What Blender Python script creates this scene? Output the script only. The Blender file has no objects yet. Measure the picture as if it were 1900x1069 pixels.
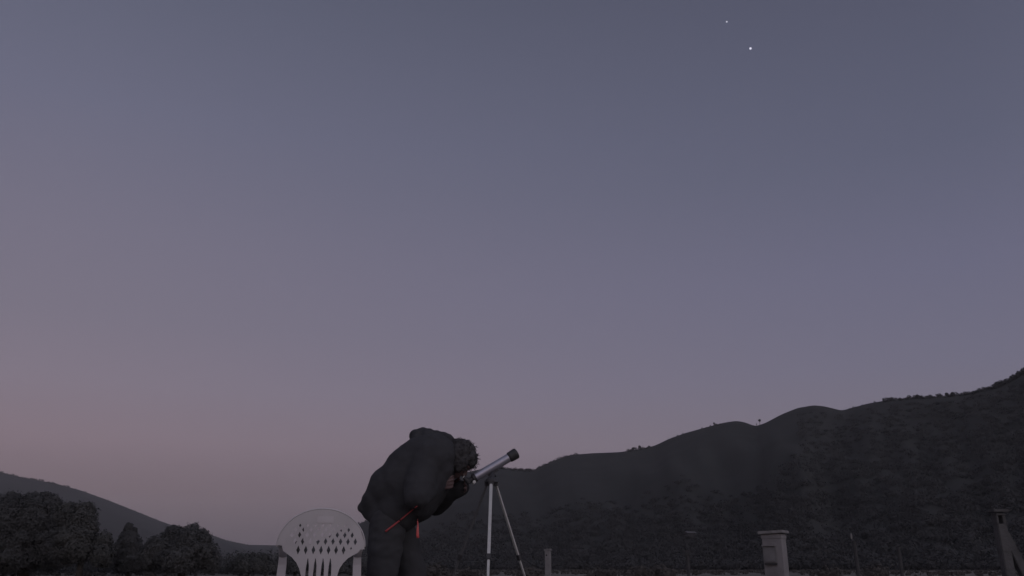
import bpy, bmesh, math, random
import numpy as np
from mathutils import Vector, Matrix, noise
from mathutils.geometry import delaunay_2d_cdt
from mathutils.bvhtree import BVHTree
random.seed(7)
rng = np.random.default_rng(7)
C = bpy.context.scene.collection
S = bpy.context.scene
R = math.radians
PI = math.pi

# ------------------------------------------------------------------ camera
F_PX, CX, CY = 1550.0, 950.0, 534.5          # focal length and centre in the photograph's pixels
HORIZON = 1055.0
PITCH = math.atan((HORIZON - CY) / F_PX)
CAM_H = 0.52
cam_data = bpy.data.cameras.new('camera')
cam = bpy.data.objects.new('camera', cam_data)
C.objects.link(cam)
cam.location = (0, 0, CAM_H)
cam.rotation_euler = (PI / 2 + PITCH, 0, 0)
cam_data.sensor_width = 36.0
cam_data.lens = 36.0 * F_PX / 1900.0
cam_data.clip_start = 0.05
cam_data.clip_end = 40000
S.camera = cam

# ------------------------------------------------------------------ world: dusk sky
# The sun has set behind the camera; the view is the opposite, anti-twilight side of the sky.
SUN_AZ = 150.0          # compass degrees from +Y (clockwise) of the sun below the horizon
world = bpy.data.worlds.new('World')
S.world = world
world.use_nodes = True
wn, wl = world.node_tree.nodes, world.node_tree.links
wn.clear()


def srgb(r, g, b):
    f = lambda c: c / 12.92 if c <= 0.04045 else ((c + 0.055) / 1.055) ** 2.4
    return (f(r / 255), f(g / 255), f(b / 255), 1.0)


tc = wn.new('ShaderNodeTexCoord')
sep = wn.new('ShaderNodeSeparateXYZ')
wl.new(tc.outputs['Generated'], sep.inputs[0])


def wmath(op, a, b=None, clamp=False):
    n = wn.new('ShaderNodeMath'); n.operation = op; n.use_clamp = clamp
    for i, v in enumerate((a, b)):
        if v is None: continue
        if isinstance(v, (int, float)): n.inputs[i].default_value = v
        else: wl.new(v, n.inputs[i])
    return n.outputs[0]


def wramp(fac, stops):
    n = wn.new('ShaderNodeValToRGB')
    e = n.color_ramp.elements
    while len(e) > 1: e.remove(e[-1])
    e[0].position, e[0].color = stops[0]
    for p, c in stops[1:]:
        x = e.new(p); x.color = c
    n.color_ramp.interpolation = 'B_SPLINE' if False else 'EASE' if False else 'LINEAR'
    wl.new(fac, n.inputs[0])
    return n.outputs[0]


def wmix(f, a, b, mode='MIX'):
    n = wn.new('ShaderNodeMix'); n.data_type = 'RGBA'; n.blend_type = mode
    if isinstance(f, float): n.inputs[0].default_value = f
    else: wl.new(f, n.inputs[0])
    wl.new(a, n.inputs[6]); wl.new(b, n.inputs[7])
    return n.outputs[2]


# ramp position = elevation in degrees / 90
elev = wmath('DIVIDE', wmath('ARCSINE', sep.outputs[2]), PI / 2)
E = lambda d: d / 90.0
SKY_LEFT = [(0.0, srgb(80, 69, 76)), (E(2.0), srgb(91, 79, 85)), (E(4.5), srgb(118, 101, 107)), (E(7.5), srgb(133, 117, 127)),
            (E(11), srgb(130, 120, 134)), (E(15), srgb(122, 116, 132)), (E(20), srgb(117, 113, 131)), (E(28), srgb(105, 106, 127)),
            (E(38), srgb(89, 93, 112)), (E(60), srgb(82, 86, 104)), (1.0, srgb(80, 84, 102))]
SKY_RIGHT = [(0.0, srgb(88, 79, 90)), (E(4), srgb(106, 97, 108)), (E(8), srgb(117, 111, 125)), (E(12), srgb(111, 109, 129)),
             (E(18), srgb(104, 104, 127)), (E(25), srgb(92, 95, 116)), (E(32), srgb(85, 88, 108)),
             (E(38), srgb(79, 81, 100)), (E(60), srgb(80, 84, 102)), (1.0, srgb(80, 84, 102))]
GLOW = [(0.0, srgb(246, 216, 210)), (E(6), srgb(245, 222, 222)), (E(15), srgb(230, 222, 232)), (E(30), srgb(208, 208, 226)),
        (E(55), srgb(168, 170, 192)), (1.0, srgb(80, 84, 102))]
left = wramp(elev, SKY_LEFT)
right = wramp(elev, SKY_RIGHT)
glow = wramp(elev, GLOW)
# horizontal direction: length of (x, y)
hl = wmath('SQRT', wmath('ADD', wmath('ADD', wmath('MULTIPLY', sep.outputs[0], sep.outputs[0]),
                                      wmath('MULTIPLY', sep.outputs[1], sep.outputs[1])), 1e-6))
hx = wmath('DIVIDE', sep.outputs[0], hl)
hy = wmath('DIVIDE', sep.outputs[1], hl)
f_lr = wmath('MULTIPLY_ADD', hx, 1.0)
n_lr = f_lr.node; n_lr.inputs[1].default_value = 1.0; n_lr.inputs[2].default_value = 0.5; n_lr.use_clamp = True
anti = wmix(f_lr, left, right)
sx, sy = math.sin(R(SUN_AZ)), math.cos(R(SUN_AZ))
sund = wmath('ADD', wmath('MULTIPLY', hx, sx), wmath('MULTIPLY', hy, sy))
f_glow = wn.new('ShaderNodeMapRange'); f_glow.interpolation_type = 'SMOOTHSTEP'
f_glow.inputs[1].default_value = -0.48; f_glow.inputs[2].default_value = 1.0
wl.new(sund, f_glow.inputs[0])
grad = wmix(f_glow.outputs[0], anti, glow)
sky = wn.new('ShaderNodeTexSky')
sky.sky_type = 'NISHITA'
sky.sun_disc = False
sky.sun_elevation = R(-3.0)
sky.sun_rotation = R(SUN_AZ)
sky.altitude = 600
bg1 = wn.new('ShaderNodeBackground'); wl.new(sky.outputs[0], bg1.inputs[0]); bg1.inputs[1].default_value = 0.06
bg2 = wn.new('ShaderNodeBackground'); wl.new(grad, bg2.inputs[0]); bg2.inputs[1].default_value = 0.98
addw = wn.new('ShaderNodeAddShader'); wl.new(bg1.outputs[0], addw.inputs[0]); wl.new(bg2.outputs[0], addw.inputs[1])
wo = wn.new('ShaderNodeOutputWorld'); wl.new(addw.outputs[0], wo.inputs[0])

# faint broad afterglow from where the sun went down, behind the camera
sun_data = bpy.data.lights.new('sun', 'SUN')
sun_data.energy = 0.11
sun_data.angle = R(25)
sun_data.color = (1.0, 0.92, 0.92)
sun = bpy.data.objects.new('sun', sun_data)
C.objects.link(sun)
sd = Vector((sx * math.cos(R(9)), sy * math.cos(R(9)), math.sin(R(9))))
sun.rotation_euler = sd.to_track_quat('Z', 'Y').to_euler()

S.view_settings.view_transform = 'Standard'
S.view_settings.look = 'None'
S.view_settings.exposure = 0
S.view_settings.gamma = 1
S.view_settings.use_curve_mapping = False
S.render.engine = 'CYCLES'
S.cycles.use_denoising = True
S.cycles.max_bounces = 6
S.cycles.volume_bounces = 1


# ------------------------------------------------------------------ helpers
def ray(px, py):
    """direction in the world of a point of the photograph"""
    x, y = (px - CX) / F_PX, -(py - CY) / F_PX
    c, s = math.cos(PITCH), math.sin(PITCH)
    return Vector((x, c - y * s, s + y * c))


def at(px, py, Y):
    d = ray(px, py)
    return Vector((0, 0, CAM_H)) + d * (Y / d.y)


def az_el(px, py):
    d = ray(px, py)
    return math.atan2(d.x, d.y), d.z / math.hypot(d.x, d.y)


def mat(name, col, rough=0.8, metal=0.0, var=0.25, scale=8.0, bump=0.0, bscale=40.0, spec=0.5, col2=None, coat=0.0):
    m = bpy.data.materials.new(name); m.use_nodes = True
    nt = m.node_tree; n, l = nt.nodes, nt.links
    b = n['Principled BSDF']
    b.inputs['Roughness'].default_value = rough
    b.inputs['Metallic'].default_value = metal
    b.inputs['Specular IOR Level'].default_value = spec
    b.inputs['Coat Weight'].default_value = coat
    t = n.new('ShaderNodeTexCoord')
    nz = n.new('ShaderNodeTexNoise'); nz.inputs['Scale'].default_value = scale
    nz.inputs['Detail'].default_value = 5
    l.new(t.outputs['Object'], nz.inputs['Vector'])
    r = n.new('ShaderNodeValToRGB')
    r.color_ramp.elements[0].position = 0.3; r.color_ramp.elements[1].position = 0.7
    c2 = col2 or tuple(min(1, c * (1 + var)) for c in col)
    r.color_ramp.elements[0].color = tuple(c * (1 - var) for c in col) + (1,)
    r.color_ramp.elements[1].color = tuple(c2) + (1,)
    l.new(nz.outputs['Fac'], r.inputs[0]); l.new(r.outputs[0], b.inputs['Base Color'])
    if bump:
        n2 = n.new('ShaderNodeTexNoise'); n2.inputs['Scale'].default_value = bscale; n2.inputs['Detail'].default_value = 6
        l.new(t.outputs['Object'], n2.inputs['Vector'])
        bp = n.new('ShaderNodeBump'); bp.inputs['Strength'].default_value = bump
        bp.inputs['Distance'].default_value = 0.02
        l.new(n2.outputs['Fac'], bp.inputs['Height']); l.new(bp.outputs[0], b.inputs['Normal'])
    return m


M = {
    'hill': mat('hill_scrub', (0.034, 0.034, 0.033), 0.95, var=0.12, scale=0.02, spec=0.1),
    'far_hill': mat('far_hill_scrub', (0.036, 0.036, 0.036), 0.95, var=0.12, scale=0.01, spec=0.1),
    'field': mat('dry_field', (0.12, 0.112, 0.10), 0.95, var=0.4, scale=0.15, spec=0.1),
    'bark': mat('bark', (0.04, 0.036, 0.032), 0.95, var=0.4, scale=6, bump=0.5),
    'plastic': mat('white_plastic', (0.445, 0.42, 0.435), 0.45, var=0.09, scale=6, bump=0.02, bscale=120),
    'plate': mat('smooth_plastic', (0.49, 0.46, 0.48), 0.3, var=0.03, scale=6),
    'cloth': mat('black_cloth', (0.041, 0.041, 0.045), 0.95, var=0.1, scale=9, bump=0.25, bscale=300, spec=0.15),
    'denim': mat('dark_trousers', (0.043, 0.043, 0.047), 0.95, var=0.1, scale=9, bump=0.2, bscale=400, spec=0.15),
    'red': mat('red_trim', (0.30, 0.035, 0.04), 0.5, var=0.15, scale=60),
    'redb': mat('bright_red_trim', (0.50, 0.07, 0.07), 0.4, var=0.15, scale=60),
    'skin': mat('skin', (0.090, 0.056, 0.055), 0.55, var=0.12, scale=20),
    'hair': mat('dark_hair', (0.036, 0.034, 0.036), 0.8, var=0.15, scale=60, spec=0.3),
    'shoe': mat('shoe_leather', (0.03, 0.028, 0.03), 0.6, var=0.2),
    'eye': mat('eye_white', (0.12, 0.11, 0.11), 0.2, var=0.02),
    'silver': mat('silver_tube', (0.32, 0.31, 0.36), 0.35, metal=0.6, var=0.06, scale=20),
    'blackp': mat('black_plastic', (0.024, 0.023, 0.026), 0.6, var=0.2, scale=30),
    'alu_shaded': mat('shaded_aluminium', (0.075, 0.075, 0.08), 0.6, var=0.1, scale=40),  # darkened aluminium: shade of the third tripod leg put into the colour
    'alu': mat('brushed_aluminium', (0.42, 0.415, 0.41), 0.55, metal=0.3, var=0.08, scale=40),
    'glass': mat('lens_glass', (0.02, 0.02, 0.03), 0.05, var=0.0, coat=1.0),
    'concrete': mat('weathered_concrete', (0.155, 0.148, 0.15), 0.9, var=0.3, scale=5, bump=0.4, bscale=30),
    'plaster': mat('pale_plaster', (0.17, 0.16, 0.165), 0.9, var=0.25, scale=3, bump=0.3, bscale=20),
    'plaster_dim': mat('grey_box_paint', (0.12, 0.115, 0.12), 0.7, var=0.25, scale=5),
    'greypost': mat('old_grey_wood', (0.036, 0.035, 0.037), 0.95, var=0.35, scale=6, bump=0.4, bscale=30),
    'gatewood': mat('weathered_grey_wood', (0.066, 0.064, 0.066), 0.95, var=0.3, scale=6, bump=0.4, bscale=30),
    'roof': mat('pale_roof', (0.085, 0.08, 0.085), 0.8, var=0.3, scale=2),
    'wall_dark': mat('dim_wall', (0.05, 0.048, 0.05), 0.9, var=0.3, scale=2),
}


def leafy(name, col, scale):
    m = mat(name, col, 0.85, var=0.15, scale=scale, spec=0.1)
    nt = m.node_tree; n, l = nt.nodes, nt.links
    b = n['Principled BSDF']; out = n['Material Output']
    t = n.new('ShaderNodeBsdfTranslucent'); mx = n.new('ShaderNodeMixShader'); mx.inputs[0].default_value = 0.3
    ramp = b.inputs['Base Color'].links[0].from_socket
    l.new(ramp, t.inputs[0]); l.new(b.outputs[0], mx.inputs[1]); l.new(t.outputs[0], mx.inputs[2]); l.new(mx.outputs[0], out.inputs[0])
    return m


M['leaf'] = leafy('dark_foliage', (0.086, 0.086, 0.087), 0.8)
M['leaf2'] = leafy('olive_foliage', (0.088, 0.088, 0.086), 0.8)
M['wood_far'] = leafy('woodland_foliage', (0.056, 0.056, 0.058), 0.05)
M['dry'] = leafy('dry_grass', (0.080, 0.074, 0.070), 1.0)


def tag(o, label=None, cat=None, group=None, kind=None):
    if label: o['label'] = label
    if cat: o['category'] = cat
    if group: o['group'] = group
    if kind: o['kind'] = kind
    return o


def empty(name, loc=(0, 0, 0), rotz=0.0):
    o = bpy.data.objects.new(name, None); C.objects.link(o)
    o.location = loc; o.rotation_euler = (0, 0, rotz); o.empty_display_size = 0.1
    return o


def link(name, me, m, parent=None, smooth=False):
    me.materials.clear(); me.materials.append(m)
    o = bpy.data.objects.new(name, me); C.objects.link(o)
    if smooth:
        me.polygons.foreach_set('use_smooth', [True] * len(me.polygons))
    if parent: o.parent = parent
    return o


def obj(name, bm, m, parent=None, smooth=False, bevel=0.0, seg=2):
    if bevel:
        bmesh.ops.bevel(bm, geom=[e for e in bm.edges if e.is_manifold and e.calc_face_angle(0) > 0.5], offset=bevel,
                        segments=seg, affect='EDGES', clamp_overlap=True)
    bmesh.ops.recalc_face_normals(bm, faces=bm.faces)
    me = bpy.data.meshes.new(name); bm.to_mesh(me); bm.free()
    return link(name, me, m, parent, smooth)


def mesh_np(name, verts, faces, m, parent=None, smooth=False):
    me = bpy.data.meshes.new(name)
    me.from_pydata([tuple(v) for v in verts], [], [tuple(f) for f in faces]); me.update()
    return link(name, me, m, parent, smooth)


def bx(bm, c, s, rot=None):
    """box of full size s centred on c"""
    mt = Matrix.Translation(c) @ (rot.to_4x4() if rot else Matrix()) @ Matrix.Diagonal((s[0], s[1], s[2], 1))
    bmesh.ops.create_cube(bm, size=1, matrix=mt)
    return bm


def frame(d, up=Vector((0, 0, 1))):
    d = d.normalized()
    if abs(d.dot(up)) > 0.98: up = Vector((0, 1, 0))
    x = up.cross(d).normalized(); y = d.cross(x)
    return Matrix((x, y, d)).transposed()


def tube(bm, pts, rad, n=8, sx_=1.0, sy_=1.0, up=Vector((0, 0, 1)), cap=True):
    """swept tube through pts; sx_/sy_ flatten the section"""
    pts = [Vector(p) for p in pts]
    rad = rad if hasattr(rad, '__len__') else [rad] * len(pts)
    rings = []
    for i, p in enumerate(pts):
        a = pts[max(0, i - 1)]; b = pts[min(len(pts) - 1, i + 1)]
        fm = frame(b - a, up)
        rings.append([bm.verts.new(p + fm @ Vector((rad[i] * sx_ * math.cos(2 * PI * k / n), rad[i] * sy_ * math.sin(2 * PI * k / n), 0)))
                      for k in range(n)])
    for i in range(len(rings) - 1):
        for k in range(n):
            bm.faces.new((rings[i][k], rings[i][(k + 1) % n], rings[i + 1][(k + 1) % n], rings[i + 1][k]))
    if cap:
        bm.faces.new(rings[0][::-1]); bm.faces.new(rings[-1])
    return bm


def bar(bm, a, b, w, t, up=Vector((0, 0, 1))):
    """rectangular bar from a to b, w across, t along the other axis"""
    a, b = Vector(a), Vector(b)
    fm = frame(b - a, up)
    mt = Matrix.Translation((a + b) / 2) @ fm.to_4x4() @ Matrix.Diagonal((w, t, (b - a).length, 1))
    bmesh.ops.create_cube(bm, size=1, matrix=mt)
    return bm


def ball(bm, c, r, scale=(1, 1, 1), rot=None, sub=3):
    mt = Matrix.Translation(c) @ (rot.to_4x4() if rot else Matrix()) @ Matrix.Diagonal((r * scale[0], r * scale[1], r * scale[2], 1))
    bmesh.ops.create_icosphere(bm, subdivisions=sub, radius=1, matrix=mt)


def limb(bm, pts, rads, sub=2):
    """tapered capsule chain, to be fused by fuse()"""
    for i, (p, r) in enumerate(zip(pts, rads)):
        ball(bm, p, r, sub=sub)
        if i:
            tube(bm, [pts[i - 1], p], [rads[i - 1], r], n=16)


def fuse(name, bm, m, parent, voxel, smooth_it=6, wrinkle=None):
    """melt overlapping closed shapes into one continuous skin"""
    me = bpy.data.meshes.new(name + '_raw'); bm.to_mesh(me); bm.free()
    o = bpy.data.objects.new(name + '_raw', me); C.objects.link(o)
    r = o.modifiers.new('r', 'REMESH'); r.mode = 'VOXEL'; r.voxel_size = voxel; r.adaptivity = 0
    s = o.modifiers.new('s', 'SMOOTH'); s.factor = 0.5; s.iterations = smooth_it
    dg = bpy.context.evaluated_depsgraph_get()
    out = bpy.data.meshes.new_from_object(o.evaluated_get(dg))
    bpy.data.objects.remove(o); bpy.data.meshes.remove(me)
    out.name = name
    if wrinkle:
        n = len(out.vertices)
        nm = [v.normal.copy() for v in out.vertices]
        for v, nn in zip(out.vertices, nm):
            v.co += nn * wrinkle(v.co)
    return link(name, out, m, parent, smooth=True)


# ------------------------------------------------------------------ ground
# polar sheet, finer near the place, reaching the horizon
vs, fs = [], []
rad_list = [0, 3, 7, 12, 20, 35, 60, 100, 160, 250, 400, 700, 1200, 2200, 4000, 7500]
NA = 96
for r_ in rad_list:
    for k in range(NA):
        a = 2 * PI * k / NA
        x, y = r_ * math.cos(a), r_ * math.sin(a)
        z = 0.0
        if r_ >= 35: z = 0.25 * noise.noise((x * 0.02, y * 0.02, 3)) * min(1, (r_ - 20) / 60)
        vs.append((x, y, z))
for i in range(len(rad_list) - 1):
    for k in range(NA):
        a, b = i * NA + k, i * NA + (k + 1) % NA
        fs.append((a, a + NA, b + NA, b))
gr = mesh_np('ground', vs, fs, M['field'], smooth=True)
tag(gr, kind='structure')

# ------------------------------------------------------------------ hills
RIGHT = [(-200, 1060), (430, 1052), (500, 1038), (540, 1022), (575, 1010), (600, 999), (620, 991), (645, 981), (668, 971), (720, 950),
         (770, 925), (820, 897), (860, 878), (900, 869), (935, 869), (960, 873), (990, 874),
         (1010, 863), (1035, 852), (1060, 844), (1100, 841), (1150, 839), (1190, 833), (1215, 827), (1240, 815), (1270, 804),
         (1310, 793), (1340, 785), (1365, 781), (1380, 783), (1402, 791), (1420, 785), (1450, 769), (1480, 757), (1510, 752),
         (1530, 754), (1562, 762), (1580, 757), (1610, 749), (1650, 742), (1700, 738), (1750, 736), (1800, 730), (1850, 718),
         (1880, 703), (1899, 692), (1960, 668), (2100, 650), (2400, 700), (2900, 800)]
LEFT = [(-1400, 1000), (-700, 890), (-300, 845), (-100, 858), (0, 876), (40, 886), (70, 891), (100, 897), (150, 910), (200, 928), (250, 948), (300, 968),
        (330, 978), (380, 988), (420, 1003), (460, 1011), (515, 1012), (560, 1016), (620, 1024), (700, 1040), (900, 1052)]


def ridge_fn(points):
    ae = sorted(az_el(x, y) for x, y in points)
    azs = np.array([a for a, _ in ae]); els = np.array([e for _, e in ae])
    return azs, els


class Hill:
    def __init__(self, pts, R0, R1, foot, wig):
        self.azs, self.els = ridge_fn(pts)
        self.R0, self.R1, self.foot, self.wig = R0, R1, foot, wig

    def el(self, a):                                     # smoothed ridge elevation
        d = R(0.10)
        return float(np.mean([np.interp(a + k * d, self.azs, self.els) for k in (-1.5, -0.5, 0.5, 1.5)]))

    def dist(self, a):
        t = (a - self.azs[0]) / (self.azs[-1] - self.azs[0])
        return self.R0 + (self.R1 - self.R0) * t + self.wig * math.sin(a * 9)

    def point(self, a, t):
        Rr = self.dist(a); F = self.foot * Rr
        d = F + (Rr - F) * t
        H = max(0.0, self.el(a) * Rr + CAM_H)
        if t <= 1:
            tt = max(0.0, t)
            z = H * (tt ** 1.25)
            env = tt * (1 - tt) ** 1.2 * 3
            x, y = d * math.sin(a), d * math.cos(a)
            spur = noise.noise((a * 14 + 0.4 * t, t * 1.2, self.R0)) + 0.5 * noise.noise((a * 37 + t, t * 3, self.R0))
            z += H * 0.16 * spur * env
            z += 2.0 * noise.noise((x * 0.02, y * 0.02, 1)) * env
        else:
            z = H * max(0.0, 1 - (t - 1) * 1.3)
        return Vector((d * math.sin(a), d * math.cos(a), z - 0.3 * (t <= 0)))


def build_hill(name, h, m, n_az, ts):
    a0, a1 = h.azs[0], h.azs[-1]
    vs, fs = [], []
    for i in range(n_az + 1):
        a = a0 + (a1 - a0) * i / n_az
        for t in ts: vs.append(h.point(a, t))
    k = len(ts)
    for i in range(n_az):
        for j in range(k - 1):
            p = i * k + j
            fs.append((p, p + k, p + k + 1, p + 1))
    o = mesh_np(name, vs, fs, m, smooth=True)
    tag(o, kind='structure')
    return o


TS = [-0.02] + [i / 24 for i in range(25)] + [1.05, 1.15, 1.3, 1.5, 1.8]
hill_r = Hill(RIGHT, 1500, 620, 0.30, 25)
hill_l = Hill(LEFT, 3300, 2900, 0.35, 60)
build_hill('near_hill', hill_r, M['hill'], 560, TS)
build_hill('far_hill', hill_l, M['far_hill'], 320, TS)


# ------------------------------------------------------------------ foliage tools
def leaf_quads(centers, sizes, normals=None):
    """rhombic leaf clumps; with normals they lean outward as foliage does"""
    n = len(centers)
    d = rng.normal(size=(n, 3))
    e = rng.normal(size=(n, 3))
    if normals is not None:
        m_ = normals + rng.normal(size=(n, 3)) * 0.27
        m_ /= np.linalg.norm(m_, axis=1)[:, None]
        d -= m_ * (d * m_).sum(1)[:, None]
        d /= np.linalg.norm(d, axis=1)[:, None]
        e = np.cross(m_, d)
    else:
        d /= np.linalg.norm(d, axis=1)[:, None]
        e -= d * (e * d).sum(1)[:, None]
    e /= np.linalg.norm(e, axis=1)[:, None]
    s = sizes[:, None]
    w = 0.45 + 0.35 * rng.random((n, 1))
    p = np.stack([centers - d * s * 0.5, centers + e * s * w * 0.5, centers + d * s * 0.5, centers - e * s * w * 0.5], 1)
    return p.reshape(-1, 3)


def quads_mesh(name, V, m, parent=None):
    n = len(V) // 4
    me = bpy.data.meshes.new(name)
    me.vertices.add(len(V)); me.vertices.foreach_set('co', V.astype(np.float32).ravel())
    me.loops.add(len(V)); me.loops.foreach_set('vertex_index', np.arange(len(V), dtype=np.int32))
    me.polygons.add(n)
    me.polygons.foreach_set('loop_start', np.arange(0, len(V), 4, dtype=np.int32))
    me.update(calc_edges=True)
    return link(name, me, m, parent)


def crown_points(blobs, density, lump=0.22):
    """leaf positions through a crown made of uneven lobes (c, r, squash)"""
    out, nrm = [], []
    for c, r, sq in blobs:
        n = int(density * r * r)
        d = rng.normal(size=(n, 3)); d /= np.linalg.norm(d, axis=1)[:, None]
        rr = (0.74 + 0.26 * rng.random(n))
        off = float(rng.random() * 50)
        bumpy = np.array([noise.noise(Vector((q[0] * 2.3 + off, q[1] * 2.3, q[2] * 2.3))) +
                          0.6 * noise.noise(Vector((q[0] * 5.5, q[1] * 5.5 + off, q[2] * 5.5))) for q in d])
        rr = rr * (1 + lump * bumpy) * r
        p = d * rr[:, None]; p[:, 2] *= sq
        out.append(p + np.array(c)); nrm.append(d)
    return np.concatenate(out), np.concatenate(nrm)


def make_tree(name, label, Y, base_px, blobs_px, leaf, density, m, group=None, trunk_r=0.16, cat='tree', depth=1.0, sprays=0):
    """blobs_px: (px, py, radius_px, squash) of crown lobes in the photograph; the tree stands at distance Y"""
    base = at(base_px, HORIZON, Y); base.z = 0
    root = empty(name, base)
    tag(root, label, cat, group)
    k = Y / F_PX / math.cos(PITCH) * 0.97
    blobs = []
    for (px, py, r, sq) in blobs_px:
        c = at(px, py, Y) - base
        rr = r * k * 0.93
        c.y = random.uniform(-0.5, 0.5) * rr * depth
        blobs.append((tuple(c), rr, sq))
        for _ in range(4):                                 # small lobes that break the outline
            d = Vector(rng.normal(size=3)).normalized()
            q = c + Vector((d.x, d.y, d.z * sq)) * rr * 0.78
            if q.z < 0.8: continue
            blobs.append((tuple(q), rr * random.uniform(0.22, 0.46), random.uniform(0.7, 1.1)))
    P, NN = crown_points(blobs, density * 3.0, 0.30); leaf = leaf * 0.55
    keep = P[:, 2] > 0.25; P, NN = P[keep], NN[keep]
    sz = leaf * (0.6 + 0.9 * rng.random(len(P)))
    quads_mesh('crown', leaf_quads(P, sz, NN), m, root)
    bm = bmesh.new()
    top = max(b[0][2] for b in blobs)
    main = [Vector(b[0]) for b in blobs[::5]] or [Vector(blobs[0][0])]
    fork = Vector((0, 0, top * 0.35))
    tube(bm, [(0, 0, -0.1), (0.02, 0, top * 0.12), fork], [trunk_r * 1.3, trunk_r, trunk_r * 0.75], 8)
    for b in blobs[:14]:
        e = Vector(b[0]); mid = fork.lerp(e, 0.5) + Vector(rng.normal(size=3)) * 0.15
        tube(bm, [fork - Vector((0, 0, 0.1)), mid, e], [trunk_r * 0.5, trunk_r * 0.3, trunk_r * 0.08], 6)
    obj('trunk', bm, M['bark'], root, smooth=True)
    return root


TG = 'dark trees standing in front of the far hill'
make_tree('broadleaf_tree', 'large dark broadleaf tree at the left edge of the field', 62, 45,
          [(40, 982, 64, 1.0), (0, 996, 76, 1.0), (-55, 1004, 80, 0.95), (75, 967, 48, 1.0), (100, 934, 19, 0.9), (60, 927, 18, 0.8),
           (25, 930, 20, 0.8), (85, 922, 12, 0.8), (-20, 925, 24, 0.8), (95, 1010, 50, 1.0), (45, 1025, 50, 1)],
          0.24, 1000, M['leaf'], TG, 0.32)
make_tree('broadleaf_tree', 'dark rounded tree crowding the right side of the largest tree', 58, 148,
          [(148, 970, 34, 1.15), (158, 948, 18, 0.9), (125, 955, 25, 1.0), (165, 985, 20, 1.1), (145, 1010, 40, 1.0), (195, 1003, 16, 1.1), (190, 1030, 24, 1.0)],
          0.22, 1250, M['leaf2'], TG, 0.2)
make_tree('conical_tree', 'small pointed conical tree between two rounded trees', 66, 238,
          [(239, 979, 8, 1.2), (239, 990, 13, 1.0), (240, 1004, 19, 1.0), (240, 1022, 26, 1.0), (240, 1042, 30, 0.9)],
          0.22, 1900, M['leaf'], TG, 0.13)
make_tree('broadleaf_tree', 'wide domed dark tree with a small tuft on its crown', 60, 338,
          [(325, 1012, 36, 1.0), (355, 1008, 34, 1.0), (300, 1022, 30, 1.0), (378, 1024, 28, 1.15), (361, 980, 8, 1.1), (322, 986, 14, 0.8),
           (285, 1035, 26, 1), (340, 1040, 40, 0.8), (390, 1045, 20, 1.2)],
          0.22, 1250, M['leaf'], TG, 0.22)
make_tree('broadleaf_tree', 'low spreading dark bush left of the plastic chair', 70, 460,
          [(455, 1052, 24, 1.0), (480, 1050, 22, 1.0), (432, 1060, 20, 1.0), (469, 1032, 6, 1.1), (500, 1058, 20, 1)],
          0.22, 1500, M['leaf2'], TG, 0.13, cat='bush')
make_tree('broadleaf_tree', 'dark bush half hidden by the back of the plastic chair', 72, 548,
          [(530, 1050, 19, 1.0), (548, 1058, 20, 1.0), (515, 1062, 17, 1.0), (585, 1060, 20, 1.0), (612, 1064, 18, 1.0), (640, 1062, 20, 1.0)],
          0.22, 1500, M['leaf'], TG, 0.13, cat='bush')
make_tree('slim_tree', 'slim young tree seen through the openings of the chair back', 64, 558,
          [(558, 974, 4.2, 1.5), (559, 985, 5.5, 1.3), (557, 998, 6.5, 1.2), (556, 1011, 7.5, 1.2), (558, 1026, 9, 1.2)],
          0.16, 3800, M['leaf'], TG, 0.07)


# ------------------------------------------------------------------ trees and scrub on the hills
def hill_pt(h, px, py_hint=900, t=1.0):
    a, _ = az_el(px, py_hint)
    return h.point(a, t)


def ridge_px(h, px):
    """ridge point seen at px: az depends a little on py, iterate"""
    py = 850
    for _ in range(4):
        a, _e = az_el(px, py)
        el = h.el(a)
        d = Vector((math.sin(a), math.cos(a), el))
        c, s = math.cos(PITCH), math.sin(PITCH)
        zc = d.y * c + d.z * s; yc = -d.y * s + d.z * c
        py = CY - F_PX * yc / zc
    return a


NRM = []


def small_crown(P0, hgt, n, wide=0.5, lift=0.55):
    d = rng.normal(size=(n, 3)); d /= np.linalg.norm(d, axis=1)[:, None]
    rr = 0.35 + 0.65 * rng.random(n) ** 0.5
    p = d * rr[:, None] * np.array([wide, wide, 1 - lift]) * hgt
    p[:, 2] += lift * hgt
    NRM.append(d)
    return p + np.array(P0)


def scrub(h, ranges, name, label, mtl):
    NRM.clear()
    cs, ss = [], []
    for (x0, x1, step, h0, h1) in ranges:
        x = x0
        while x < x1:
            a = ridge_px(h, x)
            p = h.point(a, 1.0 + random.uniform(-0.02, 0.004))
            px_m = h.dist(a) / F_PX
            hg = random.uniform(h0, h1) * px_m
            n = 44
            cs.append(small_crown(p - Vector((0, 0, 0.15 * hg)), hg * 1.1, n, random.uniform(0.4, 0.8), 0.5)); ss.append(np.full(n, hg * 0.42))
            x += step * random.uniform(0.4, 1.7)
    Cc = np.concatenate(cs); Ss = np.concatenate(ss)
    o = quads_mesh(name, leaf_quads(Cc, Ss, np.concatenate(NRM)), mtl)
    tag(o, label, None, None, 'stuff')
    return o


scrub(hill_r, [(905, 992, 2.2, 3, 6), (992, 1075, 3, 2, 4.5), (1165, 1205, 3, 3, 5.5), (1240, 1340, 9, 1, 3), (1318, 1336, 4, 2, 4.5),
               (1575, 1640, 5, 1.5, 3.2), (1640, 1840, 2.2, 2.5, 6.5), (1840, 1990, 2.0, 5, 10), (590, 680, 6, 2, 4)],
      'ridge_scrub', 'fringe of low scrub along the crest of the near hill', M['wood_far'])
scrub(hill_l, [(-60, 130, 3.0, 1.2, 3.2), (130, 460, 5, 0.8, 2.0)],
      'ridge_scrub', 'thin fringe of scrub along the crest of the far left hill', M['wood_far'])


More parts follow.
